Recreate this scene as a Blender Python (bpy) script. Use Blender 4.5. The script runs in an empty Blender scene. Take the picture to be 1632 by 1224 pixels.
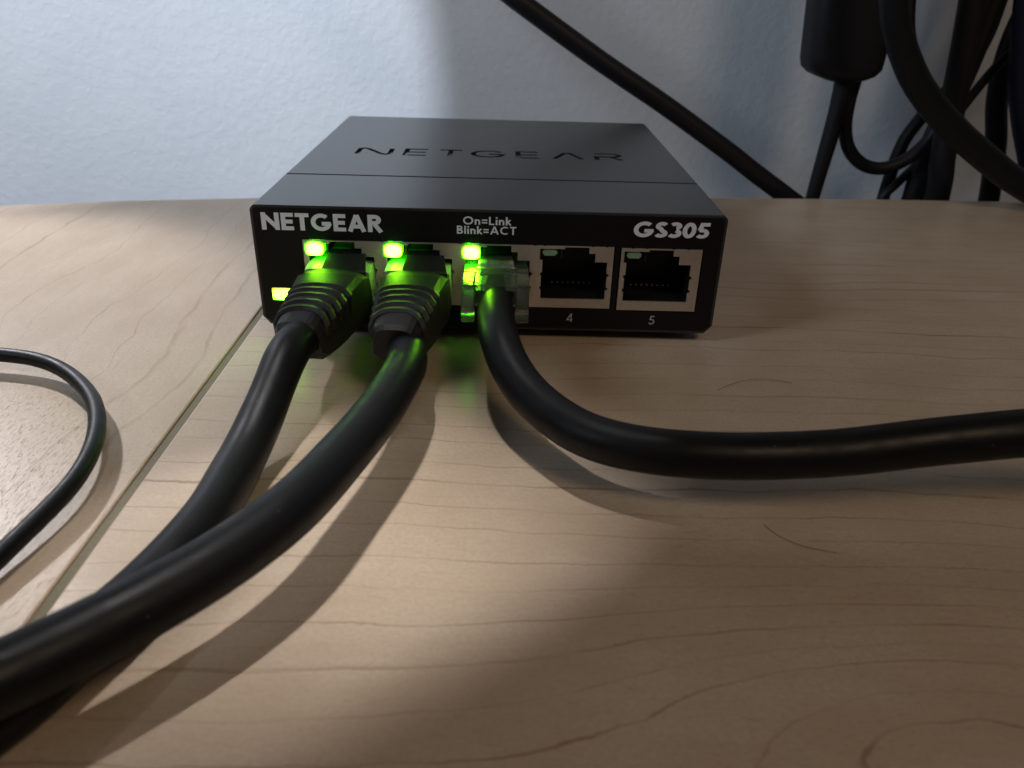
import bpy, bmesh, math, random
from mathutils import Vector, Matrix, noise
random.seed(7)
MM = 0.001
scene = bpy.context.scene
COL = scene.collection

# ------------------------------------------------------------------ camera
cam_d = bpy.data.cameras.new("camera")
cam = bpy.data.objects.new("camera", cam_d)
COL.objects.link(cam)
scene.camera = cam
PITCH, YAW, ROLL = 0.481, -0.017, 0.029
cp, sp, cy_, sy_ = math.cos(PITCH), math.sin(PITCH), math.cos(YAW), math.sin(YAW)
fwd = Vector((-sy_ * cp, cy_ * cp, -sp))
rt = Vector((cy_, sy_, 0))
upv = rt.cross(fwd)
cr, sr = math.cos(ROLL), math.sin(ROLL)
r2 = cr * rt + sr * upv
u2 = -sr * rt + cr * upv
mw = Matrix((r2, u2, -fwd)).transposed().to_4x4()
mw.translation = Vector((2.42, -135.38, 61.03)) * MM
cam.matrix_world = mw
cam_d.sensor_width = 36.0
cam_d.lens = 1250 * 36 / 1632
cam_d.clip_start = 0.002
cam_d.clip_end = 20
cam_d.dof.use_dof = True
cam_d.dof.focus_distance = 0.136
cam_d.dof.aperture_fstop = 36

# ------------------------------------------------------------------ world
world = bpy.data.worlds.new("World")
scene.world = world
world.use_nodes = True
wn = world.node_tree.nodes
wn["Background"].inputs[0].default_value = (0.56, 0.60, 0.68, 1)
wn["Background"].inputs[1].default_value = 0.055

scene.view_settings.view_transform = 'Standard'
scene.view_settings.look = 'None'
scene.view_settings.exposure = 0
scene.view_settings.gamma = 1


# ------------------------------------------------------------------ lamps
def aim(o, src, dst):
    o.location = Vector(src) * MM
    d = (Vector(dst) - Vector(src)).normalized()
    o.rotation_euler = d.to_track_quat('-Z', 'Y').to_euler()


def spot(name, src, dst, power, color, size_deg, blend, radius):
    l = bpy.data.lights.new(name, 'SPOT')
    l.energy = power
    l.color = color
    l.spot_size = math.radians(size_deg)
    l.spot_blend = blend
    l.shadow_soft_size = radius * MM
    o = bpy.data.objects.new(name, l)
    COL.objects.link(o)
    aim(o, src, dst)
    return o


def area(name, src, dst, power, color, sx, sy):
    l = bpy.data.lights.new(name, 'AREA')
    l.energy = power
    l.color = color
    l.shape = 'RECTANGLE'
    l.size = sx * MM
    l.size_y = sy * MM
    o = bpy.data.objects.new(name, l)
    COL.objects.link(o)
    aim(o, src, dst)
    return o


# cool light washing the wall left of the switch
spot("wall_lamp", (-260, -160, 330), (-190, 180, 80), 8.6, (0.86, 0.92, 1.0), 37.7, 0.05, 8)
# broad weak cool fill, added to brighten the far side of the wall
spot("wall_fill", (-300, -130, 250), (60, 180, 45), 3.0, (0.78, 0.89, 1.0), 58, 1.0, 70)
# lamp behind and left, over the left board
spot("side_lamp", (-265, 165, 240), (-116, 10, 0), 4.0, (0.98, 0.97, 1.0), 26.5, 0.5, 12)
# lamps high above, lighting the desk in front of the switch
spot("overhead_lamp", (-60, 5, 450), (-92, -90, 0), 2.4, (1.0, 0.97, 0.95), 15.5, 0.6, 26)
strip = spot("overhead_lamp", (-60, 5, 450), (-16, -57, 0), 33.0, (1.0, 0.97, 0.96), 7.6, 0.5, 26)
strip_dir = (Vector((-16, -57, 0)) - Vector((-60, 5, 450))).normalized()
sx_ = Vector((0.77, 0.64, 0)).cross(strip_dir).cross(strip_dir).normalized() * -1
sz_ = -strip_dir
sy2 = sz_.cross(sx_)
sm_ = Matrix((sx_, sy2, sz_)).transposed()
strip.rotation_euler = sm_.to_euler()
strip.scale = (1.0, 0.2, 1.0)
# weak warm room lamp, in front and above right
area("room_lamp", (250, -400, 500), (20, -20, 0), 0.66, (1.0, 0.75, 0.50), 150, 150)


# ------------------------------------------------------------------ material helpers
def new_mat(name):
    m = bpy.data.materials.new(name)
    m.use_nodes = True
    nt = m.node_tree
    return m, nt, nt.nodes["Principled BSDF"]


def N(nt, t, **kw):
    n = nt.nodes.new(t)
    for k, v in kw.items():
        setattr(n, k, v)
    return n


def math_node(nt, op, a, b=None, c=None):
    n = N(nt, 'ShaderNodeMath', operation=op)
    for i, v in enumerate((a, b, c)):
        if v is None:
            continue
        if isinstance(v, (int, float)):
            n.inputs[i].default_value = v
        else:
            nt.links.new(v, n.inputs[i])
    return n.outputs[0]


def maprange(nt, v, a, b, c=0.0, d=1.0, smooth=True):
    n = N(nt, 'ShaderNodeMapRange', interpolation_type='SMOOTHSTEP' if smooth else 'LINEAR')
    nt.links.new(v, n.inputs[0])
    for i, x in enumerate((a, b, c, d)):
        n.inputs[i + 1].default_value = x
    return n.outputs[0]


def noise_tex(nt, vec, scale, detail=2.0, rough=0.5, out='Fac'):
    n = N(nt, 'ShaderNodeTexNoise')
    n.inputs['Scale'].default_value = scale
    n.inputs['Detail'].default_value = detail
    n.inputs['Roughness'].default_value = rough
    nt.links.new(vec, n.inputs['Vector'])
    return n.outputs[out]


def mm_coords(nt):
    g = N(nt, 'ShaderNodeTexCoord')
    s = N(nt, 'ShaderNodeVectorMath', operation='SCALE')
    nt.links.new(g.outputs['Object'], s.inputs[0])
    s.inputs['Scale'].default_value = 1000
    return s.outputs[0]


def scaled(nt, vec, sx, sy, sz=1):
    m = N(nt, 'ShaderNodeVectorMath', operation='MULTIPLY')
    nt.links.new(vec, m.inputs[0])
    m.inputs[1].default_value = (sx, sy, sz)
    return m.outputs[0]


def mixc(nt, fac, a, b):
    n = N(nt, 'ShaderNodeMix', data_type='RGBA')
    if isinstance(fac, (int, float)):
        n.inputs[0].default_value = fac
    else:
        nt.links.new(fac, n.inputs[0])
    for i, v in ((6, a), (7, b)):
        if isinstance(v, tuple):
            n.inputs[i].default_value = (*v, 1)
        else:
            nt.links.new(v, n.inputs[i])
    return n.outputs[2]


def bump(nt, bsdf, h, strength, dist):
    b = N(nt, 'ShaderNodeBump')
    b.inputs['Strength'].default_value = strength
    b.inputs['Distance'].default_value = dist * MM
    nt.links.new(h, b.inputs['Height'])
    nt.links.new(b.outputs[0], bsdf.inputs['Normal'])


def plain(name, col, rough=0.5, metal=0.0, tex_scale=0, tex_amt=0.0, bump_d=0.0, spec=0.5, rvar=0.0):
    m, nt, b = new_mat(name)
    b.inputs['Base Color'].default_value = (*col, 1)
    b.inputs['Roughness'].default_value = rough
    b.inputs['Metallic'].default_value = metal
    b.inputs['Specular IOR Level'].default_value = spec
    if tex_scale:
        v = mm_coords(nt)
        f = noise_tex(nt, v, tex_scale, 4.0, 0.6)
        if tex_amt:
            c = mixc(nt, f, tuple(x * (1 - tex_amt) for x in col), tuple(min(1, x * (1 + tex_amt)) for x in col))
            nt.links.new(c, b.inputs['Base Color'])
        if rvar:
            nt.links.new(maprange(nt, noise_tex(nt, v, tex_scale * 0.13, 3), 0.3, 0.7, rough - rvar, rough + rvar),
                         b.inputs['Roughness'])
        if bump_d:
            bump(nt, b, f, 1.0, bump_d)
    return m


def wood_mat(name, along_y):
    """Pale maple laminate: thin growth lines, pores, mottling. Lines run along x, or along y."""
    m, nt, b = new_mat(name)
    P = mm_coords(nt)
    sep = N(nt, 'ShaderNodeSeparateXYZ')
    nt.links.new(P, sep.inputs[0])
    X, Y = sep.outputs[0], sep.outputs[1]
    if along_y:
        a, c = Y, X      # a along grain, c across
    else:
        a, c = X, Y
    comb = N(nt, 'ShaderNodeCombineXYZ')
    nt.links.new(a, comb.inputs[0])
    nt.links.new(c, comb.inputs[1])
    V = comb.outputs[0]
    w1 = noise_tex(nt, scaled(nt, V, 0.016, 0.022), 1.0, 1.0)
    w2 = noise_tex(nt, scaled(nt, V, 0.12, 0.22), 1.0, 1.0)
    w3 = noise_tex(nt, scaled(nt, V, 1.3, 0.6), 1.0, 1.0)
    g = math_node(nt, 'ADD', c, math_node(nt, 'MULTIPLY', math_node(nt, 'SUBTRACT', w1, 0.5), 20.0 if along_y else 10.0))
    g = math_node(nt, 'ADD', g, math_node(nt, 'MULTIPLY', math_node(nt, 'SUBTRACT', w2, 0.5), 2.6 if along_y else 1.5))
    g = math_node(nt, 'ADD', g, math_node(nt, 'MULTIPLY', math_node(nt, 'SUBTRACT', w3, 0.5), 0.35))
    if not along_y:
        # a cathedral figure at the lower right of the board
        dx = math_node(nt, 'MULTIPLY', math_node(nt, 'SUBTRACT', a, 48.0), 1 / 27.0)
        dy = math_node(nt, 'MULTIPLY', math_node(nt, 'SUBTRACT', c, -84.0), 1 / 9.0)
        rr = math_node(nt, 'ADD', math_node(nt, 'MULTIPLY', dx, dx), math_node(nt, 'MULTIPLY', dy, dy))
        G = math_node(nt, 'EXPONENT', math_node(nt, 'MULTIPLY', rr, -0.5))
        g = math_node(nt, 'SUBTRACT', g, math_node(nt, 'MULTIPLY', G, 17.0))
    sp_ = 8.0 if along_y else 5.6
    n1 = N(nt, 'ShaderNodeTexNoise', noise_dimensions='1D')
    nt.links.new(g, n1.inputs['W'])
    n1.inputs['Scale'].default_value = 0.11
    t = math_node(nt, 'ADD', math_node(nt, 'MULTIPLY', g, 1 / sp_), math_node(nt, 'MULTIPLY', n1.outputs[0], 1.3))
    fr = math_node(nt, 'FRACT', t)
    fl = math_node(nt, 'FLOOR', t)
    wn_ = N(nt, 'ShaderNodeTexWhiteNoise', noise_dimensions='1D')
    nt.links.new(fl, wn_.inputs['W'])
    # sharp on one side, fading on the other
    line = math_node(nt, 'MULTIPLY', maprange(nt, fr, 0.0, 0.03), maprange(nt, fr, 0.03, 0.095, 1.0, 0.0))
    fade = maprange(nt, fr, 0.0, 1.0, 0.0, 0.0)
    patch = noise_tex(nt, scaled(nt, V, 0.06, 0.3), 1.0, 2.0)
    vary = math_node(nt, 'MULTIPLY', maprange(nt, wn_.outputs[0], 0.0, 1.0, 0.45, 1.0), maprange(nt, patch, 0.34, 0.62, 0.35, 1.0))
    grain = math_node(nt, 'MULTIPLY', math_node(nt, 'MAXIMUM', line, fade), vary)
    # pores: short dark dashes along the grain
    pores = maprange(nt, noise_tex(nt, scaled(nt, V, 0.55, 3.2), 1.0, 4.0, 0.75), 0.53, 0.72)
    streak = noise_tex(nt, scaled(nt, V, 0.06, 0.6), 1.0, 4.0, 0.6)
    mott = noise_tex(nt, scaled(nt, V, 0.045, 0.09), 1.0, 4.0, 0.6)
    fine = noise_tex(nt, P, 1.7, 4.0, 0.75)
    base = mixc(nt, maprange(nt, mott, 0.3, 0.7), (0.56, 0.435, 0.315), (0.64, 0.52, 0.395))
    base = mixc(nt, math_node(nt, 'MULTIPLY', maprange(nt, streak, 0.4, 0.72), 0.22), base, (0.52, 0.385, 0.275))
    base = mixc(nt, maprange(nt, fine, 0.35, 0.68, 0.0, 0.5), base, (0.47, 0.36, 0.27))
    base = mixc(nt, math_node(nt, 'MULTIPLY', pores, 0.5), base, (0.36, 0.25, 0.165))
    base = mixc(nt, math_node(nt, 'MULTIPLY', grain, 0.5 if along_y else 0.8), base, (0.27, 0.155, 0.09))
    # a few dark specks of dust and grit
    vo = N(nt, 'ShaderNodeTexVoronoi')
    nt.links.new(P, vo.inputs['Vector'])
    vo.inputs['Scale'].default_value = 0.14
    speck = maprange(nt, vo.outputs['Distance'], 0.006, 0.022, 0.6, 0.0)
    base = mixc(nt, speck, base, (0.2, 0.15, 0.11))
    nt.links.new(base, b.inputs['Base Color'])
    b.inputs['Roughness'].default_value = 0.38 if along_y else 0.28
    b.inputs['Specular IOR Level'].default_value = 0.36
    h = math_node(nt, 'ADD', math_node(nt, 'MULTIPLY', fine, 0.6), math_node(nt, 'MULTIPLY', pores, -0.8))
    bump(nt, b, h, 0.9, 0.035)
    return m


def wall_mat():
    m, nt, b = new_mat("painted_plaster")
    P = mm_coords(nt)
    a = noise_tex(nt, P, 0.33, 3.0, 0.55)
    c = noise_tex(nt, P, 1.3, 3.0, 0.6)
    big = noise_tex(nt, P, 0.02, 3.0, 0.6)
    col = mixc(nt, maprange(nt, big, 0.3, 0.7), (0.60, 0.645, 0.715), (0.64, 0.68, 0.745))
    nt.links.new(col, b.inputs['Base Color'])
    b.inputs['Roughness'].default_value = 0.62
    b.inputs['Specular IOR Level'].default_value = 0.3
    h = math_node(nt, 'ADD', maprange(nt, a, 0.38, 0.66), math_node(nt, 'MULTIPLY', c, 0.35))
    bump(nt, b, h, 0.24, 0.38)
    return m


def led_mat(name, core, edge, s_core, s_edge, r):
    m, nt, b = new_mat(name)
    tc = N(nt, 'ShaderNodeTexCoord')
    sub = N(nt, 'ShaderNodeVectorMath', operation='DISTANCE')
    nt.links.new(tc.outputs['Generated'], sub.inputs[0])
    sub.inputs[1].default_value = (0.5, 0.0, 0.5)
    f = maprange(nt, sub.outputs['Value'], r * 0.55, r)
    nt.links.new(mixc(nt, f, core, edge), b.inputs['Emission Color'])
    nt.links.new(maprange(nt, f, 0, 1, s_core, s_edge, False), b.inputs['Emission Strength'])
    b.inputs['Base Color'].default_value = (0.1, 0.3, 0.1, 1)
    b.inputs['Roughness'].default_value = 0.25
    return m


def clear_mat(name, tint, rough, trans=0.9):
    m, nt, b = new_mat(name)
    b.inputs['Base Color'].default_value = (*tint, 1)
    b.inputs['Transmission Weight'].default_value = trans
    b.inputs['Roughness'].default_value = rough
    b.inputs['IOR'].default_value = 1.5
    v = mm_coords(nt)
    bump(nt, b, noise_tex(nt, v, 1.2, 2.0), 0.7, 0.08)
    return m


M_WOOD_X = wood_mat("maple_laminate_cross_grain", False)
M_WOOD_Y = wood_mat("maple_laminate_long_grain", True)
M_EDGE = plain("edge_band", (0.17, 0.145, 0.085), 0.7, tex_scale=2.0, tex_amt=0.35, bump_d=0.05)
M_WALL = wall_mat()
M_CASE = plain("black_powder_coat", (0.026, 0.027, 0.029), 0.27, spec=0.55)
M_FRONT = plain("black_front_paint", (0.006, 0.0055, 0.006), 0.45, tex_scale=7.0, bump_d=0.003, spec=0.25)
M_DARK = plain("black_inner_metal", (0.006, 0.006, 0.006), 0.6)
M_SHIELD = plain("tinned_steel", (0.66, 0.60, 0.54), 0.40, 0.85, tex_scale=1.1, tex_amt=0.12, bump_d=0.02, rvar=0.08)
M_HOUSING = plain("black_nylon", (0.008, 0.008, 0.008), 0.45)
M_GOLD = plain("gold_contact", (0.8, 0.55, 0.2), 0.3, 1.0)
M_JACKET = plain("black_pvc_jacket", (0.0065, 0.007, 0.008), 0.44, tex_scale=2.2, tex_amt=0.2, bump_d=0.02, spec=0.24, rvar=0.06)
M_JACKET_DULL = plain("dull_black_cord", (0.007, 0.006, 0.008), 0.52, tex_scale=2.0, tex_amt=0.2, bump_d=0.02, spec=0.3)
M_BLUECORD = plain("dark_blue_cord", (0.005, 0.005, 0.016), 0.5, tex_scale=2.0, tex_amt=0.2, spec=0.3)
M_BOOT = plain("black_moulded_boot", (0.020, 0.020, 0.020), 0.52, tex_scale=4.5, tex_amt=0.2, bump_d=0.03, spec=0.35)
M_PRINT = plain("grey_white_print", (0.80, 0.83, 1.0), 0.6, tex_scale=3.0, tex_amt=0.12)
M_PRINT_DIM = plain("thin_grey_print", (0.55, 0.55, 0.58), 0.6)
M_LED_ON = led_mat("lit_green_led", (0.34, 1.0, 0.016), (0.02, 1.0, 0.0), 46.0, 10.0, 0.68)
M_LED_POWER = led_mat("lit_green_power_led", (0.40, 1.0, 0.03), (0.10, 1.0, 0.0), 16.0, 4.0, 0.75)
M_LED_OFF = plain("unlit_green_lens", (0.22, 0.36, 0.24), 0.22, spec=0.6)
M_CLEAR = clear_mat("clear_polycarbonate", (0.66, 0.74, 0.66), 0.14, 0.94)
M_MILK = clear_mat("cloudy_latch_plastic", (0.62, 0.68, 0.58), 0.35, 0.45)
M_PIN = plain("wire_core", (0.35, 0.3, 0.25), 0.4)
M_RUBBER = plain("rubber", (0.02, 0.02, 0.02), 0.8)
M_HAIR = plain("brown_hair", (0.22, 0.13, 0.08), 0.5)


# ------------------------------------------------------------------ mesh helpers (coordinates in mm)
def link_mesh(name, me, mat, parent=None, smooth=False, origin=(0, 0, 0)):
    o = bpy.data.objects.new(name, me)
    COL.objects.link(o)
    if mat:
        me.materials.append(mat)
    for p in me.polygons:
        p.use_smooth = smooth
    if parent is not None:
        o.parent = parent
        o.matrix_parent_inverse = Matrix.Identity(4)
        # mesh coordinates are in world mm: shift by the parent's origin
        off = parent_origin(parent)
        o.location = -off
    return o


ORIGINS = {}


def parent_origin(p):
    return ORIGINS.get(p.name, Vector((0, 0, 0)))


def thing(name, label, cat, loc=(0, 0, 0), group=None):
    o = bpy.data.objects.new(name, None)
    COL.objects.link(o)
    o.empty_display_size = 0.01
    o.location = Vector(loc) * MM
    ORIGINS[o.name] = Vector(loc) * MM
    o['label'] = label
    o['category'] = cat
    if group:
        o['group'] = group
    return o


def from_py(name, verts, faces, mat, parent=None, smooth=False):
    me = bpy.data.meshes.new(name)
    me.from_pydata([tuple(c * MM for c in v) for v in verts], [], faces)
    me.update()
    return link_mesh(name, me, mat, parent, smooth)


def bm_obj(name, bm, mat, parent=None, smooth=False):
    me = bpy.data.meshes.new(name)
    bmesh.ops.recalc_face_normals(bm, faces=bm.faces)
    bmesh.ops.scale(bm, vec=(MM, MM, MM), verts=bm.verts)
    bm.to_mesh(me)
    bm.free()
    return link_mesh(name, me, mat, parent, smooth)


def add_box(bm, x0, x1, y0, y1, z0, z1, bevel=0.0, seg=2):
    r = bmesh.ops.create_cube(bm, size=1)
    vs = r['verts']
    for v in vs:
        v.co = Vector(((x0 + x1) / 2 + v.co.x * (x1 - x0), (y0 + y1) / 2 + v.co.y * (y1 - y0), (z0 + z1) / 2 + v.co.z * (z1 - z0)))
    if bevel:
        es = list({e for v in vs for e in v.link_edges})
        bmesh.ops.bevel(bm, geom=es, offset=bevel, segments=seg, affect='EDGES', profile=0.5)


def box(name, dims, mat, parent, bevel=0.0, seg=2):
    bm = bmesh.new()
    add_box(bm, *dims, bevel=bevel, seg=seg)
    return bm_obj(name, bm, mat, parent)


def catmull(pts, step):
    P = [Vector(p) for p in pts]
    P = [P[0] * 2 - P[1]] + P + [P[-1] * 2 - P[-2]]
    out = []
    for i in range(1, len(P) - 2):
        p0, p1, p2, p3 = P[i - 1:i + 3]
        n = max(2, int((p2 - p1).length / step))
        # centripetal-ish: tension softened tangents
        for k in range(n):
            t = k / n
            out.append(0.5 * ((2 * p1) + (-p0 + p2) * t + (2 * p0 - 5 * p1 + 4 * p2 - p3) * t * t + (-p0 + 3 * p1 - 3 * p2 + p3) * t ** 3))
    out.append(P[-2])
    for _ in range(6):   # relax small wiggles
        out = [out[0]] + [(out[i - 1] + out[i] * 2 + out[i + 1]) / 4 for i in range(1, len(out) - 1)] + [out[-1]]
    return out


def tube(name, pts, rad, mat, parent=None, seg=24, step=1.0, flat=1.0, wob=0.012):
    path = catmull(pts, step)
    verts, faces = [], []
    t0 = (path[1] - path[0]).normalized()
    n = t0.orthogonal().normalized()
    if flat != 1.0:
        n = Vector((0, 0, 1)) - t0 * t0.z
        n.normalize()
    for i, p in enumerate(path):
        t = (path[min(i + 1, len(path) - 1)] - path[max(i - 1, 0)]).normalized()
        n = (n - t * n.dot(t)).normalized()
        b = t.cross(n)
        rr = rad if not callable(rad) else rad(i / (len(path) - 1))
        for k in range(seg):
            a = 2 * math.pi * k / seg
            d = n * math.cos(a) * flat + b * math.sin(a)
            w = 1 + wob * noise.noise(p * 0.12 + d * 0.6)
            verts.append(p + d * rr * w)
    m = len(path)
    for i in range(m - 1):
        for k in range(seg):
            k2 = (k + 1) % seg
            faces.append((i * seg + k, i * seg + k2, (i + 1) * seg + k2, (i + 1) * seg + k))
    faces.append(tuple(reversed(range(seg))))
    faces.append(tuple((m - 1) * seg + k for k in range(seg)))
    return from_py(name, verts, faces, mat, parent, True)


def curve_plate(loops, y0, y1):
    """Extruded plate with holes. loops: list of [(x,z)] (first is the outline); returns a mesh datablock in mm."""
    cu = bpy.data.curves.new("plate", 'CURVE')
    cu.dimensions = '2D'
    cu.fill_mode = 'BOTH'
    for lp in loops:
        s = cu.splines.new('POLY')
        s.points.add(len(lp) - 1)
        for q, (x, z) in zip(s.points, lp):
            q.co = (x, z, 0, 1)
        s.use_cyclic_u = True
    cu.extrude = (y1 - y0) / 2
    o = bpy.data.objects.new("plate", cu)
    COL.objects.link(o)
    dg = bpy.context.evaluated_depsgraph_get()
    dg.update()
    me = bpy.data.meshes.new_from_object(o.evaluated_get(dg))
    bpy.data.objects.remove(o)
    bpy.data.curves.remove(cu)
    bm = bmesh.new()
    bm.from_mesh(me)
    bpy.data.meshes.remove(me)
    bmesh.ops.remove_doubles(bm, verts=bm.verts, dist=0.0005)
    ym = (y0 + y1) / 2
    for v in bm.verts:
        x, z, d = v.co
        v.co = (x, ym - d, z)
    return bm


def eval_modifiers(o):
    dg = bpy.context.evaluated_depsgraph_get()
    dg.update()
    me = bpy.data.meshes.new_from_object(o.evaluated_get(dg))
    for p in me.polygons:
        p.use_smooth = False
    old = o.data
    o.modifiers.clear()
    o.data = me
    bpy.data.meshes.remove(old)


# ------------------------------------------------------------------ lettering: strokes -> mitred ribbons
def arc(cx, cy, rx, ry, a0, a1, n=14):
    return [(cx + rx * math.cos(math.radians(a0 + (a1 - a0) * i / n)), cy + ry * math.sin(math.radians(a0 + (a1 - a0) * i / n))) for i in range(n + 1)]


def ribbon(pts, w):
    L, Rr = [], []
    n = len(pts)
    for i in range(n):
        p = Vector(pts[i])
        if i == 0:
            d = (Vector(pts[1]) - p).normalized()
            nn = Vector((-d.y, d.x))
            k = 1
        elif i == n - 1:
            d = (p - Vector(pts[-2])).normalized()
            nn = Vector((-d.y, d.x))
            k = 1
        else:
            d1 = (p - Vector(pts[i - 1])).normalized()
            d2 = (Vector(pts[i + 1]) - p).normalized()
            n1 = Vector((-d1.y, d1.x))
            n2 = Vector((-d2.y, d2.x))
            nn = (n1 + n2).normalized()
            k = 1 / max(0.35, nn.dot(n1))
        L.append(p + nn * w / 2 * k)
        Rr.append(p - nn * w / 2 * k)
    return L, Rr


def glyph(ch, w):
    """centre-line strokes in a box one unit high; returns (strokes, advance width)"""
    h = w / 2
    t, b = 1 - h, h
    if ch == 'N':
        return [[(h, 0), (h, 1)], [(0.86 - h, 0), (0.86 - h, 1)], [(h * 0.95, t), (0.86 - h * 0.95, b)]], 0.86
    if ch == 'E':
        return [[(h, 0), (h, 1)], [(h, t), (0.6, t)], [(h, 0.5), (0.56, 0.5)], [(h, b), (0.6, b)]], 0.6
    if ch == 'T':
        return [[(0, t), (0.66, t)], [(0.33, 0), (0.33, 1)]], 0.66
    if ch == 'G':
        return [arc(0.5, 0.5, 0.5 - h, 0.5 - h, 48, 312, 22) + [], [(0.52, 0.42), (0.98 - h * 0.2, 0.42)], arc(0.5, 0.5, 0.5 - h, 0.5 - h, 305, 352, 5)], 0.99
    if ch == 'A':
        return [[(h * 0.9, 0), (0.44, 1 - h * 0.3)], [(0.88 - h * 0.9, 0), (0.44, 1 - h * 0.3)], [(0.2, 0.3), (0.68, 0.3)]], 0.88
    if ch == 'R':
        return [[(h, 0), (h, 1)], [(h, t)] + arc(0.36, 0.71, 0.29 - h, 0.29 - h, 90, -90, 10) + [(h, 0.42 + h)],
                [(0.34, 0.45), (0.66 - h * 0.2, 0)]], 0.68
    if ch == 'S':
        return [arc(0.3, 0.735, 0.255 - h * .5, 0.265 - h, 28, 250, 12) + arc(0.3, 0.265, 0.275 - h * .5, 0.265 - h, 70, -155, 12)], 0.62
    if ch == '3':
        return [arc(0.28, 0.745, 0.27 - h * .6, 0.255 - h, 150, -75, 11), arc(0.28, 0.285, 0.31 - h * .6, 0.285 - h, 78, -150, 12)], 0.62
    if ch == '0':
        return [arc(0.32, 0.5, 0.33 - h, 0.5 - h, 0, 360, 24)], 0.64
    if ch == '5':
        return [[(0.58, t), (0.2, t), (0.13, 0.52)], [(0.13, 0.545)] + arc(0.27, 0.315, 0.34 - h, 0.315 - h, 105, -145, 13)], 0.62
    if ch == '4':
        return [[(0.62, 0.25), (0.06, 0.25), (0.47, 0.97)], [(0.47, 0), (0.47, 1)]], 0.64
    if ch == 'O':
        return [arc(0.5, 0.5, 0.5 - h, 0.5 - h, 0, 360, 24)], 1.0
    if ch == 'C':
        return [arc(0.5, 0.5, 0.5 - h, 0.5 - h, 50, 310, 20)], 0.86
    if ch == 'L':
        return [[(h, 1), (h, b), (0.52, b)]], 0.52
    if ch == 'B':
        return [[(h, 0), (h, 1)], [(h, t)] + arc(0.32, 0.74, 0.25 - h, 0.26 - h, 90, -90, 9) + [(h, 0.48 + h)],
                [(h, 0.5)] + arc(0.34, 0.27, 0.29 - h, 0.27 - h, 90, -90, 9) + [(h, b)]], 0.62
    if ch == 'n':
        return [[(h, 0), (h, 0.66)], arc(0.27, 0.66 - 0.27, 0.27 - h, 0.27 - h, 180, 0, 10) + [(0.54 - h, 0)]], 0.54
    if ch == 'i':
        return [[(h, 0), (h, 0.66)], [(h, 0.8), (h, 0.98)]], 2 * h
    if ch == 'l':
        return [[(h, 0), (h, 1)]], 2 * h
    if ch == 'k':
        return [[(h, 0), (h, 1)], [(h, 0.26), (0.44, 0.66)], [(0.2, 0.36), (0.5, 0)]], 0.5
    if ch == '=':
        return [[(0.02, 0.58), (0.56, 0.58)], [(0.02, 0.26), (0.56, 0.26)]], 0.58
    return [], 0.3


def text_mesh(name, text, x0, x1, z0, z1, w, mat, parent, y=-0.012, slant=0.0, gap=0.12, gaps=None, tilt=0.0):
    adv, items = 0.0, []
    for i, ch in enumerate(text):
        st, a = glyph(ch, w)
        items.append((adv, st))
        adv += a + (gaps.get(i, gap) if gaps else gap)
    adv -= gap
    sx = (x1 - x0) / adv
    H = z1 - z0
    verts, faces = [], []
    k = 0
    for ox, st in items:
        for s in st:
            L, Rr = ribbon(s, w)
            base = len(verts)
            yy = y - 0.0006 * (k % 6)
            k += 1
            for q in L + Rr:
                X = ox + q.x
                verts.append((x0 + X * sx + slant * q.y * H, yy, z0 + q.y * H + tilt * X * sx))
            m = len(L)
            for i in range(m - 1):
                faces.append((base + i, base + m + i, base + m + i + 1, base + i + 1))
    return from_py(name, verts, faces, mat, parent)


# ------------------------------------------------------------------ the desk and the wall
desk = thing("desk", "pale maple laminate desk top with a joint between two boards, under the switch", "desk", (0, 0, 0))


def slab(name, outline, z0, z1, mat, parent, bevel=0.35):
    bm = bmesh.new()
    top = [bm.verts.new((x, y, z1)) for x, y in outline]
    bot = [bm.verts.new((x, y, z0)) for x, y in outline]
    ft = bm.faces.new(top)
    bm.faces.new(list(reversed(bot)))
    n = len(top)
    for i in range(n):
        bm.faces.new((top[i], bot[i], bot[(i + 1) % n], top[(i + 1) % n]))
    bmesh.ops.bevel(bm, geom=list(ft.edges), offset=bevel, segments=2, affect='EDGES', profile=0.5)
    return bm_obj(name, bm, mat, parent)


slab("board", [(-46.35, -420), (-46.35, 102.0), (-72.9, 97.5), (-107.3, 91.2), (-138.5, 82.7), (-420, 5), (-420, -420)],
     -19, 0, M_WOOD_Y, desk)
slab("board", [(420, -420), (420, 122), (170.7, 116.4), (122.6, 115.0), (79.4, 112.3), (-45.05, 104.0), (-45.05, -420)],
     -19, 0, M_WOOD_X, desk)
slab("joint_strip", [(-45.1, -420), (-45.1, 101.6), (-46.3, 101.6), (-46.3, -420)], -18, -0.33, M_EDGE, desk, 0.05)

for m_ in (M_JACKET, M_JACKET_DULL):
    nt = m_.node_tree
    bs = nt.nodes["Principled BSDF"]
    vo = N(nt, 'ShaderNodeTexVoronoi')
    nt.links.new(mm_coords(nt), vo.inputs['Vector'])
    vo.inputs['Scale'].default_value = 0.42
    lk = bs.inputs['Base Color'].links[0].from_socket
    nt.links.new(mixc(nt, maprange(nt, vo.outputs['Distance'], 0.025, 0.06, 0.5, 0.0), lk, (0.16, 0.15, 0.14)), bs.inputs['Base Color'])

wall = box("wall", (-900, 900, 180, 230, -600, 700), M_WALL, None)
wall['kind'] = 'structure'

# ------------------------------------------------------------------ the switch
sw = thing("network_switch", "black five port metal network switch with lit green lights, standing on the desk", "network switch", (0, 0, 0))
W2, ZT, ZB, DEP = 41.9, 24.5, 2.0, 96.0
SEAM = 23.4
cr_ = 1.1


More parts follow.
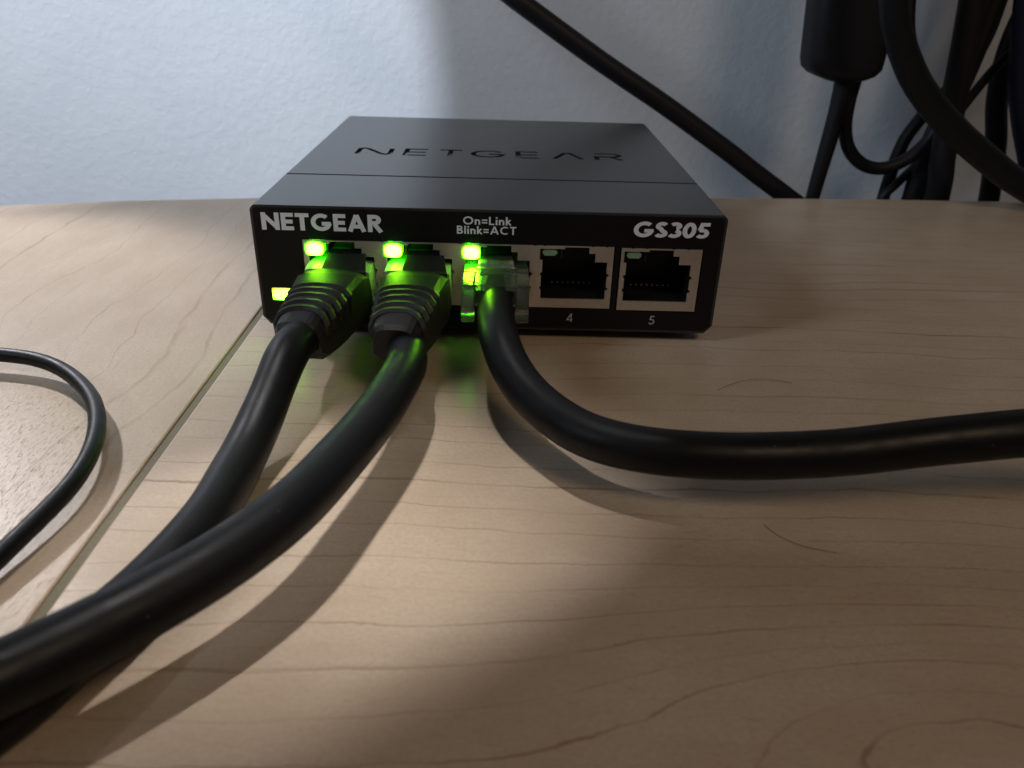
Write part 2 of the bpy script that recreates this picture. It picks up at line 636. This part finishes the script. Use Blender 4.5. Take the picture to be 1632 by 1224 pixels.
def case_outline(w, zt, zb, r=0.9, ch=1.4):
    pts = []
    pts += [(-w + ch, zb), (w - ch, zb), (w, zb + ch * 0.9)]
    pts += [(w - r + r * math.cos(a), zt - r + r * math.sin(a)) for a in [math.radians(x) for x in (0, 22, 45, 68, 90)]]
    pts += [(-w + r + r * math.cos(a), zt - r + r * math.sin(a)) for a in [math.radians(x) for x in (90, 112, 135, 158, 180)]]
    pts += [(-w, zb + ch * 0.9)]
    return pts


def rect(x0, x1, z0, z1):
    return [(x0, z0), (x1, z0), (x1, z1), (x0, z1)]


bm = curve_plate([case_outline(W2, ZT, ZB), rect(-33.4, 22.55, 6.35, 18.5), rect(23.35, 38.4, 6.15, 18.4), rect(-39.75, -35.6, 6.75, 9.15)], 0, SEAM)
sel = [e for e in bm.edges if all(v.co.y < 0.01 and (abs(v.co.x) > 40.3 or v.co.z > ZT - 0.01 or v.co.z < ZB + 0.01) for v in e.verts)
       and len(e.link_faces) == 2 and abs(e.link_faces[0].normal.y - e.link_faces[1].normal.y) > 0.5]
bmesh.ops.bevel(bm, geom=sel, offset=0.4, segments=3, affect='EDGES', profile=0.5)
front = bm_obj("front_shell", bm, M_CASE, sw)
# painted front face: a thin dull face set over the sheet steel, inside its rounded edge
bm = curve_plate([case_outline(W2 - 0.44, ZT - 0.44, ZB + 0.42, 0.75, 1.2), rect(-33.35, 22.5, 6.4, 18.46), rect(23.4, 38.35, 6.2, 18.36), rect(-39.7, -35.6, 6.8, 9.1)], -0.006, 0.02)
bm_obj("front_panel", bm, M_FRONT, sw)

# main cover with the sunk maker's name
cut_strokes = []


def logo_strokes():
    """wide spaced letters, sunk in the cover; (x, y) strokes"""
    out = []
    H = 6.6
    y0 = 44.8
    spans = [(-30.9, -23.5), (-20.1, -15.4), (-12.6, -7.5), (-4.9, 2.2), (5.4, 10.0), (13.6, 19.9), (23.3, 28.9)]

    def S(i, pts):
        x0, x1 = spans[i]
        out.append([(x0 + u * (x1 - x0), y0 + v * H) for u, v in pts])
    S(0, [(0.0, 0.0), (0.0, 0.88), (0.1, 1.0), (0.24, 0.9), (0.72, 0.12), (0.86, 0.02), (0.98, 0.14), (0.98, 1.0)])
    for i in (1, 4):
        S(i, [(1.0, 1.0), (0.0, 1.0), (0.0, 0.0), (1.0, 0.0)])
        S(i, [(0.0, 0.5), (0.95, 0.5)])
    S(2, [(0.0, 1.0), (1.0, 1.0)])
    S(2, [(0.5, 1.0), (0.5, 0.0)])
    S(3, arc(0.5, 0.5, 0.5, 0.5, 40, 320, 16) + [(0.96, 0.46), (0.5, 0.46)])
    S(5, [(0.0, 0.0), (0.42, 0.97), (0.58, 0.97), (1.0, 0.0)])
    S(6, [(0.0, 0.0), (0.0, 0.5), (0.8, 0.5), (0.97, 0.66), (0.97, 0.84), (0.8, 1.0), (0.0, 1.0)])
    S(6, [(0.55, 0.5), (1.0, 0.0)])
    return out


def cover_mesh():
    bm = curve_plate([case_outline(W2, ZT, ZB)], SEAM + 0.75, DEP)
    sel = [e for e in bm.edges if all(v.co.y > DEP - 0.01 for v in e.verts) and abs(e.link_faces[0].normal.y - e.link_faces[1].normal.y) > 0.5]
    bmesh.ops.bevel(bm, geom=sel, offset=0.6, segments=3, affect='EDGES', profile=0.5)
    sel = [e for e in bm.edges if all(v.co.y < SEAM + 0.76 for v in e.verts) and abs(e.link_faces[0].normal.y - e.link_faces[1].normal.y) > 0.5]
    bmesh.ops.bevel(bm, geom=sel, offset=0.12, segments=1, affect='EDGES')
    return bm


cover = bm_obj("top_cover", cover_mesh(), M_CASE, sw)
cb = bmesh.new()
for j, s in enumerate(logo_strokes()):
    L, Rr = ribbon(s, 1.15)
    m = len(L)
    zt, zb = ZT + 1.0 + 0.01 * j, ZT - 0.55 - 0.004 * j
    lo = [cb.verts.new((p.x, p.y, zb)) for p in L]
    ro = [cb.verts.new((p.x, p.y, zb)) for p in Rr]
    lt = [cb.verts.new((p.x, p.y, zt)) for p in L]
    rtp = [cb.verts.new((p.x, p.y, zt)) for p in Rr]
    for i in range(m - 1):
        cb.faces.new((lo[i], ro[i], ro[i + 1], lo[i + 1]))
        cb.faces.new((lt[i], lt[i + 1], rtp[i + 1], rtp[i]))
        cb.faces.new((lo[i], lo[i + 1], lt[i + 1], lt[i]))
        cb.faces.new((ro[i], rtp[i], rtp[i + 1], ro[i + 1]))
    cb.faces.new((lo[0], lt[0], rtp[0], ro[0]))
    cb.faces.new((lo[-1], ro[-1], rtp[-1], lt[-1]))
cutter = bm_obj("cutter", cb, None, None)
md = cover.modifiers.new("sink", 'BOOLEAN')
md.operation = 'DIFFERENCE'
md.object = cutter
md.solver = 'EXACT'
md.use_self = True
eval_modifiers(cover)
cm = cutter.data
bpy.data.objects.remove(cutter)
bpy.data.meshes.remove(cm)

# dark frame inside, seen down the gap between the two cover pieces
box("inner_frame", (-W2 + 1.0, W2 - 1.0, SEAM - 0.4, SEAM + 1.15, ZB + 1, ZT - 0.8), M_DARK, sw)
# spot welded bridges in the gap
for x in (-31.0, -3.4, 26.5):
    box("bridge", (x - 0.7, x + 0.7, SEAM + 0.02, SEAM + 0.73, ZT - 0.8, ZT - 0.12), M_CASE, sw)
for x in (-33, 33):
    for y in (9, 86):
        bm = bmesh.new()
        bmesh.ops.create_cone(bm, cap_ends=True, segments=24, radius1=4, radius2=4.4, depth=2.0, matrix=Matrix.Translation((x, y, 1.0)))
        bm_obj("rubber_foot", bm, M_RUBBER, sw)

PORTS = [9.4 - 13.97 * 3, 9.4 - 13.97 * 2, 9.4 - 13.97, 9.4, 24.55]


def opening(x0, dz=0.0):
    p = [(0.05, 8.35), (11.85, 8.35), (11.85, 10.1), (12.25, 10.25), (12.3, 10.6), (11.95, 10.75), (11.95, 12.7), (12.3, 12.85), (12.25, 13.25),
         (11.85, 13.4), (11.85, 15.5), (9.65, 15.5), (9.65, 17.05), (8.5, 17.05), (8.5, 18.16), (4.1, 18.16), (4.1, 17.8), (-0.35, 17.8),
         (-0.35, 15.75), (0.15, 15.6), (0.15, 13.4), (-0.2, 13.25), (-0.25, 12.9), (0.0, 12.7), (0.0, 10.75), (-0.25, 10.6), (-0.2, 10.2), (0.05, 10.05)]
    return [(x0 + x, z + dz) for x, z in p]


def notched_top(x0, x1, z0, z1, notches):
    pts = [(x0, z0), (x1, z0), (x1, z1)]
    for n in sorted(notches, reverse=True):
        pts += [(n + 0.25, z1), (n + 0.2, z1 - 0.12), (n - 0.2, z1 - 0.12), (n - 0.25, z1)]
    pts.append((x0, z1))
    return pts


TILT = -0.003
bm = curve_plate([notched_top(-33.2, 22.3, 6.6, 18.38, [-19.2, -17.6, -5.2, -3.7, 8.2, 9.9, 18.5, 21.0])] + [opening(x) for x in PORTS[:4]], -0.12, 0.22)
bm_obj("port_shield", bm, M_SHIELD, sw)['label'] = "steel face shared by ports one to four"
bm = curve_plate([notched_top(23.65, 38.15, 6.4, 18.25, [25.7, 28.2, 33.0, 35.6]), opening(PORTS[4], -0.15)], -0.12, 0.22)
bm_obj("port_shield", bm, M_SHIELD, sw)['label'] = "separate steel face of port five"


def led_lens(name, x0, x1, y0, y1, z0, z1, mat, parent, ch=0.35):
    pts = [(x0 + ch, z0), (x1 - ch, z0), (x1, z0 + ch), (x1, z1 - ch), (x1 - ch, z1), (x0 + ch, z1), (x0, z1 - ch), (x0, z0 + ch)]
    bm = curve_plate([pts], y0, y1)
    return bm_obj(name, bm, mat, parent)


for i, x0 in enumerate(PORTS):
    dz = -0.15 if i == 4 else 0
    lit = i < 3
    bm = bmesh.new()
    # socket box lining (open at the front), built as five slabs
    X0, X1 = x0 - 0.6, x0 + 12.5
    add_box(bm, X0, X1, 10.5, 11.5, 7.8 + dz, 18.3 + dz)
    add_box(bm, X0, x0 - 0.3, 0.25, 10.5, 7.8 + dz, 18.3 + dz)
    add_box(bm, x0 + 12.33, X1, 0.25, 10.5, 7.8 + dz, 18.3 + dz)
    add_box(bm, x0 - 0.3, x0 + 12.33, 0.25, 10.5, 7.8 + dz, 8.25 + dz)
    add_box(bm, x0 + 3.4, x0 + 3.7, 0.3, 10.5, 15.9 + dz, 18.2 + dz)
    port = bm_obj("ethernet_port", bm, M_HOUSING, sw)
    if not lit:
        port['label'] = "empty ethernet port with unlit light"
    for k in range(8):
        xx = x0 + 2.3 + k * 1.02
        box("contact", (xx, xx + 0.35, 6.5, 9.8, 9.0 + dz, 9.3 + dz), M_GOLD, port)
    if lit:
        o = led_lens("light_lens", x0 - 0.15, x0 + 2.85, -0.35, 2.0, 15.65 + dz, 17.95 + dz, M_LED_ON, port)
    else:
        o = led_lens("light_lens", x0 + 0.15, x0 + 2.75, 0.15, 2.0, 16.45 + dz, 17.65 + dz, M_LED_OFF, port, 0.4)

box("power_light", (-39.65, -35.7, -0.02, 1.5, 6.85, 9.05), M_LED_POWER, sw, 0.02, 1)

text_mesh("printed_name", "NETGEAR", -40.1, -19.0, 20.05, 23.15, 0.225, M_PRINT, sw, gap=0.085)
text_mesh("printed_model", "GS305", 25.3, 38.8, 20.3, 23.15, 0.225, M_PRINT, sw, slant=0.10, gap=0.05)
text_mesh("printed_note", "On=Link", -4.7, 3.7, 21.85, 23.3, 0.17, M_PRINT, sw, gap=0.14)
text_mesh("printed_note", "Blink=ACT", -5.8, 4.7, 20.15, 21.6, 0.17, M_PRINT, sw, gap=0.14)
text_mesh("printed_number", "4", 14.5, 15.7, 3.75, 5.45, 0.11, M_PRINT_DIM, sw)
text_mesh("printed_number", "5", 29.95, 31.0, 3.6, 5.3, 0.11, M_PRINT_DIM, sw)


# ------------------------------------------------------------------ plugs and cables
def loft(sections, name, mat, parent, smooth=False):
    verts, faces = [], []
    n = len(sections[0])
    for s in sections:
        verts += s
    for i in range(len(sections) - 1):
        for k in range(n):
            k2 = (k + 1) % n
            faces.append((i * n + k, (i + 1) * n + k, (i + 1) * n + k2, i * n + k2))
    faces.append(tuple(range(n)))
    faces.append(tuple(reversed([(len(sections) - 1) * n + k for k in range(n)])))
    return from_py(name, verts, faces, mat, parent, smooth)


def ring_pts(w, zt, zb, ct, cb_):
    """boot cross section (u, z): chamfered and lightly rounded"""
    h = w / 2
    top = []
    for k in range(11):
        t = -1 + 2 * k / 10
        top.append((t * h, zt - ct * 0.85 * abs(t) ** 4))
    top[0] = (-h, zt - ct * 1.15)
    top[-1] = (h, zt - ct * 1.15)
    hb = h + 0.05 * (zt - zb)
    raw = [(-hb, zb + cb_)] + top + [(hb, zb + cb_), (hb - cb_, zb), (-hb + cb_, zb)]
    out = [Vector(p) for p in raw]
    return out


def boot_plug(x, yaw, parent, slide=0.0):
    c, s_ = math.cos(yaw), math.sin(yaw)

    def place(u, v, z):     # u across, v out of the port
        return (x + u * c - v * s_, -(v * c + u * s_) + 0.0, z)

    def sec(v, w, zt, zb, ct=1.2, cb_=0.8, lean=0.0, grow=0.0):
        pts = ring_pts(w + 2 * grow, zt + grow, zb - grow, ct, cb_)
        zm = (zt + zb) / 2
        return [place(p.x, v + lean * (p.y - zm), p.y) for p in pts]
    # clear nose in the port
    loft([sec(v, 11.5, zt, 8.7, 0.3, 0.3) for v, zt in ((-9, 14.2), (0.8, 14.7), (3.4, 14.2))], "clear_plug", M_MILK, parent)
    # moulded boot
    S = [(3.0, 11.6, 13.7, 7.6, 0.9), (3.5, 11.6, 14.2, 6.9, 1.0), (7.0, 11.5, 14.7, 6.0, 0.6), (12.0, 10.4, 14.6, 5.8, 0.8),
         (17, 9.2, 14.4, 5.6, 1.2), (21.5, 8.1, 14.0, 5.8, 1.6), (24.6, 7.4, 13.6, 6.3, 1.9), (25.6, 6.6, 13.0, 7.0, 1.9)]
    boot = loft([sec(v, w, zt, zb, ct, 1.2 if v > 10 else 0.8, 0.35 * min(1, max(0, v - 16) / 8)) for v, w, zt, zb, ct in S], "boot", M_BOOT, parent)
    # arched ribs over the boot
    for k in range(5):
        v = 12.6 + k * 2.1
        w, zt, zb, ct = 10.1 - k * 0.45, 14.6 - k * 0.1, 10.4, 1.15 + k * 0.2
        ln = 0.35 * min(1, max(0, v - 16) / 8)
        g = 0.34

        def rs(vv, gr):
            h = w / 2 + gr
            P = [(-h, zb)]
            for q in range(13):
                t = -1 + q / 6
                P.append((t * h, zt + gr - ct * 0.85 * abs(t) ** 4 - (ct * 0.3 if abs(t) > 0.99 else 0)))
            P.append((h, zb))
            out = []
            for u, z in P:
                bow = 1.5 * abs(u / h) ** 2 * (1 + 0.15 * k)
                out.append(place(u, vv + bow - 0.7 + ln * (z - 10), z))
            return out
        loft([rs(v - 0.6, -0.05), rs(v - 0.35, g), rs(v + 0.3, g), rs(v + 0.75, -0.05)], "rib", M_BOOT, boot)
    # collar where the jacket leaves the boot
    return place


def latch(x, parent, yaw, lift=0.0, mat=M_MILK, half=2.9):
    """springy latch tab of the plug, rising into the notch over the port"""
    c, s_ = math.cos(yaw), math.sin(yaw)
    prof = [(-7, 14.0), (-2, 15.9 + lift), (0.4, 15.8 + lift), (2.0, 15.0 + lift), (3.6, 14.3), (4.6, 14.2)]
    verts, faces = [], []
    for v, z in prof:
        w = half if v < 0 else half + 0.2 * v
        for u, dz in ((-w, 0), (w, 0), (w, -0.75), (-w, -0.75)):
            verts.append((x + u * c - v * s_, -(v * c + u * s_), z + dz))
    for i in range(len(prof) - 1):
        for k in range(4):
            k2 = (k + 1) % 4
            faces.append((i * 4 + k, i * 4 + k2, (i + 1) * 4 + k2, (i + 1) * 4 + k))
    faces += [(3, 2, 1, 0), tuple(len(verts) - 4 + k for k in range(4))]
    return from_py("latch", verts, faces, mat, parent)


def pcx(i):
    return PORTS[i] + 5.95


# cable 1
c1 = thing("ethernet_cable", "black ethernet cable with ribbed boot in the leftmost port, passing under its neighbour", "cable", (pcx(0), 0, 5), "ethernet cables plugged into the switch")
boot_plug(pcx(0), math.radians(5), c1)
latch(pcx(0) + 1.2, c1, math.radians(3), 0.3, M_HOUSING, 3.2)
tube("jacket", [(-27.0, -14, 9.8), (-27.6, -21, 10.2), (-28.7, -27.4, 10.9), (-29.4, -32.5, 9.7), (-30.2, -39.6, 6.6), (-31.2, -48.0, 3.9), (-31.8, -58.5, 3.15),
                (-32.8, -66.6, 3.1), (-35.2, -74.9, 3.1), (-37.7, -81.6, 3.1), (-40.4, -88.0, 3.1), (-46, -96, 3.1), (-58, -108, 3.1), (-75, -122, 3.1), (-110, -140, 3.1)],
     3.05, M_JACKET, c1, wob=0.05)

# cable 2
c2 = thing("ethernet_cable", "thick black ethernet cable from the second port, crossing over another towards the lower left", "cable", (pcx(1), 0, 5), "ethernet cables plugged into the switch")
boot_plug(pcx(1), math.radians(3), c2)
latch(pcx(1) + 1.2, c2, 0, 0.3, M_HOUSING, 3.2)
tube("jacket", [(-12.7, -15, 9.0), (-12.4, -24, 9.0), (-11.5, -30.5, 9.4), (-11.9, -37.4, 10.0), (-13.5, -46.5, 9.9), (-15.9, -55.6, 9.8), (-19.2, -66.7, 10.0),
                (-23.5, -74.6, 9.9), (-28.3, -80.5, 9.6), (-33.3, -85.6, 9.4), (-37.8, -89.9, 9.3), (-48, -98, 8.6), (-62, -108, 5.5), (-90, -127, 4), (-130, -148, 3.2)],
     3.1, M_JACKET, c2)

# cable 3, clear plug without a boot
c3 = thing("ethernet_cable", "black ethernet cable with clear bootless plug in the third port, curving away to the right", "cable", (pcx(2), 0, 5), "ethernet cables plugged into the switch")
px3 = pcx(2) - 0.15
bm = bmesh.new()
add_box(bm, px3 - 5.8, px3 + 5.8, -4.5, 9.0, 8.6, 14.7, 0.25)
bm_obj("clear_plug", bm, M_CLEAR, c3)
for sx in (-1, 1):
    xa, xb = sorted((px3 + sx * 3.45, px3 + sx * 5.8))
    bm = bmesh.new()
    add_box(bm, xa, xb, -11.2, -4.45, 7.9, 14.7, 0.3)
    bm_obj("side_rail", bm, M_CLEAR, c3)
box("plug_roof", (px3 - 3.5, px3 + 3.5, -10.8, -4.4, 13.6, 14.6), M_CLEAR, c3, 0.2)
latch(px3, c3, 0, -0.2, M_CLEAR)
for k in range(8):
    xx = px3 - 3.6 + k * 1.02
    tube("wire", [(xx, 6.5, 10.2), (xx, 2, 10.6), (xx * 0.8 + px3 * 0.2, -3.5, 11.0)], 0.38, M_PIN, c3, seg=8)
tube("jacket", [(1.25, -1.5, 10.9), (1.3, -8, 11.0), (1.35, -14, 11.8), (1.55, -20, 12.3), (2.2, -27, 11.9), (4.2, -33.2, 9.7), (8.2, -40.2, 8.0), (15.0, -48.3, 7.8),
                (26.3, -52.6, 8.4), (42.0, -53.2, 9.2), (57.1, -52.9, 11.3), (66.6, -53.3, 12.9), (80, -54, 14.4), (110, -58, 16), (170, -70, 12), (240, -90, 4)],
     lambda t: 3.0, M_JACKET, c3)

# thin loop at the left
tl = tube("thin_cable", [(-190, -60, 3), (-140, -26, 3), (-110, -18.4, 3.2), (-86.8, -17.5, 3.1), (-80.6, -17.7, 3.1), (-73.5, -19.3, 3.1), (-66.2, -23.8, 3.0), (-58.1, -32.7, 3.0),
                         (-53.0, -43.2, 3.0), (-51.2, -52.7, 2.8), (-51.9, -60.6, 2.5), (-53.0, -66.4, 2.1), (-54.2, -71.6, 1.8), (-60, -84, 1.4), (-75, -100, 1.4), (-110, -130, 1.4)],
          1.2, M_JACKET, None, wob=0.03)
tl['label'] = "thin black cable looping over the left board of the desk"
tl['category'] = "cable"

# power cord sweeping down behind the desk
pc = tube("slanting_cord", [(-60, 128, 110), (-20, 126, 72), (0.3, 122, 57.6), (13.7, 122, 49.0), (31.5, 122, 38.0), (52.0, 122, 26.1), (71.7, 122, 13.9), (84.5, 122, 5.5),
                         (95, 122.5, -1.2), (106, 125, -8.5), (117, 128, -18), (130, 135, -30), (138, 140, -70), (140, 142, -160)], 3.0, M_JACKET_DULL, None)
pc['label'] = "black power cord slanting down behind the switch to the desk's back edge"
pc['category'] = "cord"

# power adapter hanging at the upper right
ad = thing("power_adapter", "black block of a power adapter hanging behind the desk with two cords below it", "power adapter", (110, 132, 36))
bm = bmesh.new()
prof = [(109.5, 33.6, 4.4), (109.2, 34.4, 6.6), (108.9, 35.6, 9.4), (108.6, 37.4, 11.4), (108.3, 40, 11.9), (107.7, 60, 12.8), (107.0, 95, 13.2), (107.0, 97, 12)]
rings = []
for cx_, z, h in prof:
    ring = []
    for k in range(32):
        a = 2 * math.pi * k / 32
        ca, sa = math.cos(a), math.sin(a)
        q = 1 / ((abs(ca) ** 5 + abs(sa) ** 5) ** 0.2)
        ring.append(bm.verts.new((cx_ + h * ca * q, 132 + min(h, 8) * sa * q, z)))
    rings.append(ring)
for i in range(len(rings) - 1):
    for k in range(32):
        bm.faces.new((rings[i][k], rings[i][(k + 1) % 32], rings[i + 1][(k + 1) % 32], rings[i + 1][k]))
bm.faces.new(rings[0])
bm.faces.new(rings[-1])
bm_obj("housing", bm, M_JACKET_DULL, ad, True)
tube("cord", [(110.6, 131, 40), (110.2, 131, 34), (110.0, 131, 24), (109.0, 131, 12), (108.2, 131, 3), (107.6, 131, -5), (106, 133, -40), (106, 134, -160)],
     lambda t: 3.1 - 0.9 * min(1, t * 4), M_JACKET_DULL, ad)
tube("cord", [(115.5, 134, 44), (115.2, 134, 37), (114.4, 134, 28), (114.8, 134, 19.5), (117.5, 134, 12.2), (123.5, 134, 7.0), (131.0, 134, 5.9), (138.5, 134, 9.5),
              (144.0, 134.5, 15.5), (146.0, 135, 21), (144.5, 135.5, 27), (139.5, 137, 33), (134, 140, 42), (131, 144, 56), (130, 148, 90)],
     2.15, M_JACKET_DULL, ad)

backgroup = "black cords hanging behind the desk at the right"


def cord(label, pts, r, mat=M_JACKET_DULL):
    o = tube("hanging_cord", pts, r, mat, None)
    o['label'] = label
    o['category'] = "cord"
    o['group'] = backgroup
    return o


o = cord("thickest black cord, curving down in front of the adapter to the right edge",
         [(104.5, 103, 95), (106.0, 104, 72), (108.6, 105, 57.5), (112.9, 105, 47.5), (121.5, 105, 35.5), (133.5, 105, 25.0), (146.0, 105, 16.5), (158.6, 105, 9.0),
          (170, 103, 4.6), (190, 100, 4.1), (240, 90, 4.1)], 4.0, M_JACKET)
cord("straight black cord hanging just right of the loop, below the thick curving cord",
     [(139.8, 126, 90), (140.9, 126, 66), (142.0, 126, 55), (143.2, 126, 42), (144.3, 126, 28), (145.6, 126, 12), (148, 127, -4), (150, 130, -60), (150, 130, -160)], 3.9)
cord("thin black cord rising from the desk edge and passing behind the loop",
     [(133, 141, -40), (135.4, 141, -9), (139.6, 141, -1.5), (146.5, 141, 7.5), (152.8, 141, 19.0), (159.5, 141, 32.0), (165.3, 141, 41.0), (174, 141, 50), (190, 141, 58)], 1.5)
cord("black cord with a narrow gap of wall beside it near the top right corner",
     [(157.5, 138, 95), (155.5, 138, 68), (154.6, 138, 57), (153.2, 138, 46), (151.5, 138, 35), (149, 139, 20), (147, 140, 0), (146, 140, -60)], 3.7)
cord("dark blue cord bending down at the right edge of the picture",
     [(160, 131, 95), (160.5, 131, 68), (162.3, 131, 56), (165.5, 131, 43), (169.5, 131, 30), (175, 131, 18), (182, 131, 4), (190, 131, -20), (195, 131, -90)], 4.4, M_BLUECORD)

cord("black cord in the top right corner, rising out of sight behind the dark blue cord",
     [(176, 145, 95), (173, 145, 70), (170.5, 145, 58), (168.5, 145, 48), (168, 145, 38), (169.5, 145, 26), (174, 145, 10), (178, 145, -20), (180, 145, -90)], 3.4)
cord("short bend of black cord filling the space between the corner cords",
     [(166, 148, 95), (164, 148, 72), (162.5, 148, 58), (161.5, 148, 48), (158.5, 148, 38), (152.5, 148, 29), (146, 148, 20), (141, 148, 5), (139, 148, -40)], 2.2)

# two stray hairs on the right board
h = tube("hair_strand", [(38.9, -19.3, 0.08), (42.7, -16.6, 0.35), (48.0, -15.0, 0.45), (52.5, -16.1, 0.1)], 0.032, M_HAIR, None, seg=6)
h['label'] = "short brown hair arched on the desk between the switch and the right cable"
h['category'] = "hair"
h = tube("hair_strand", [(36.2, -55.6, 0.08), (37.3, -58.4, 0.12), (39.7, -60.1, 0.10), (43.5, -60.9, 0.08)], 0.032, M_HAIR, None, seg=6)
h['label'] = "short brown hair lying on the desk in front of the right cable"
h['category'] = "hair"
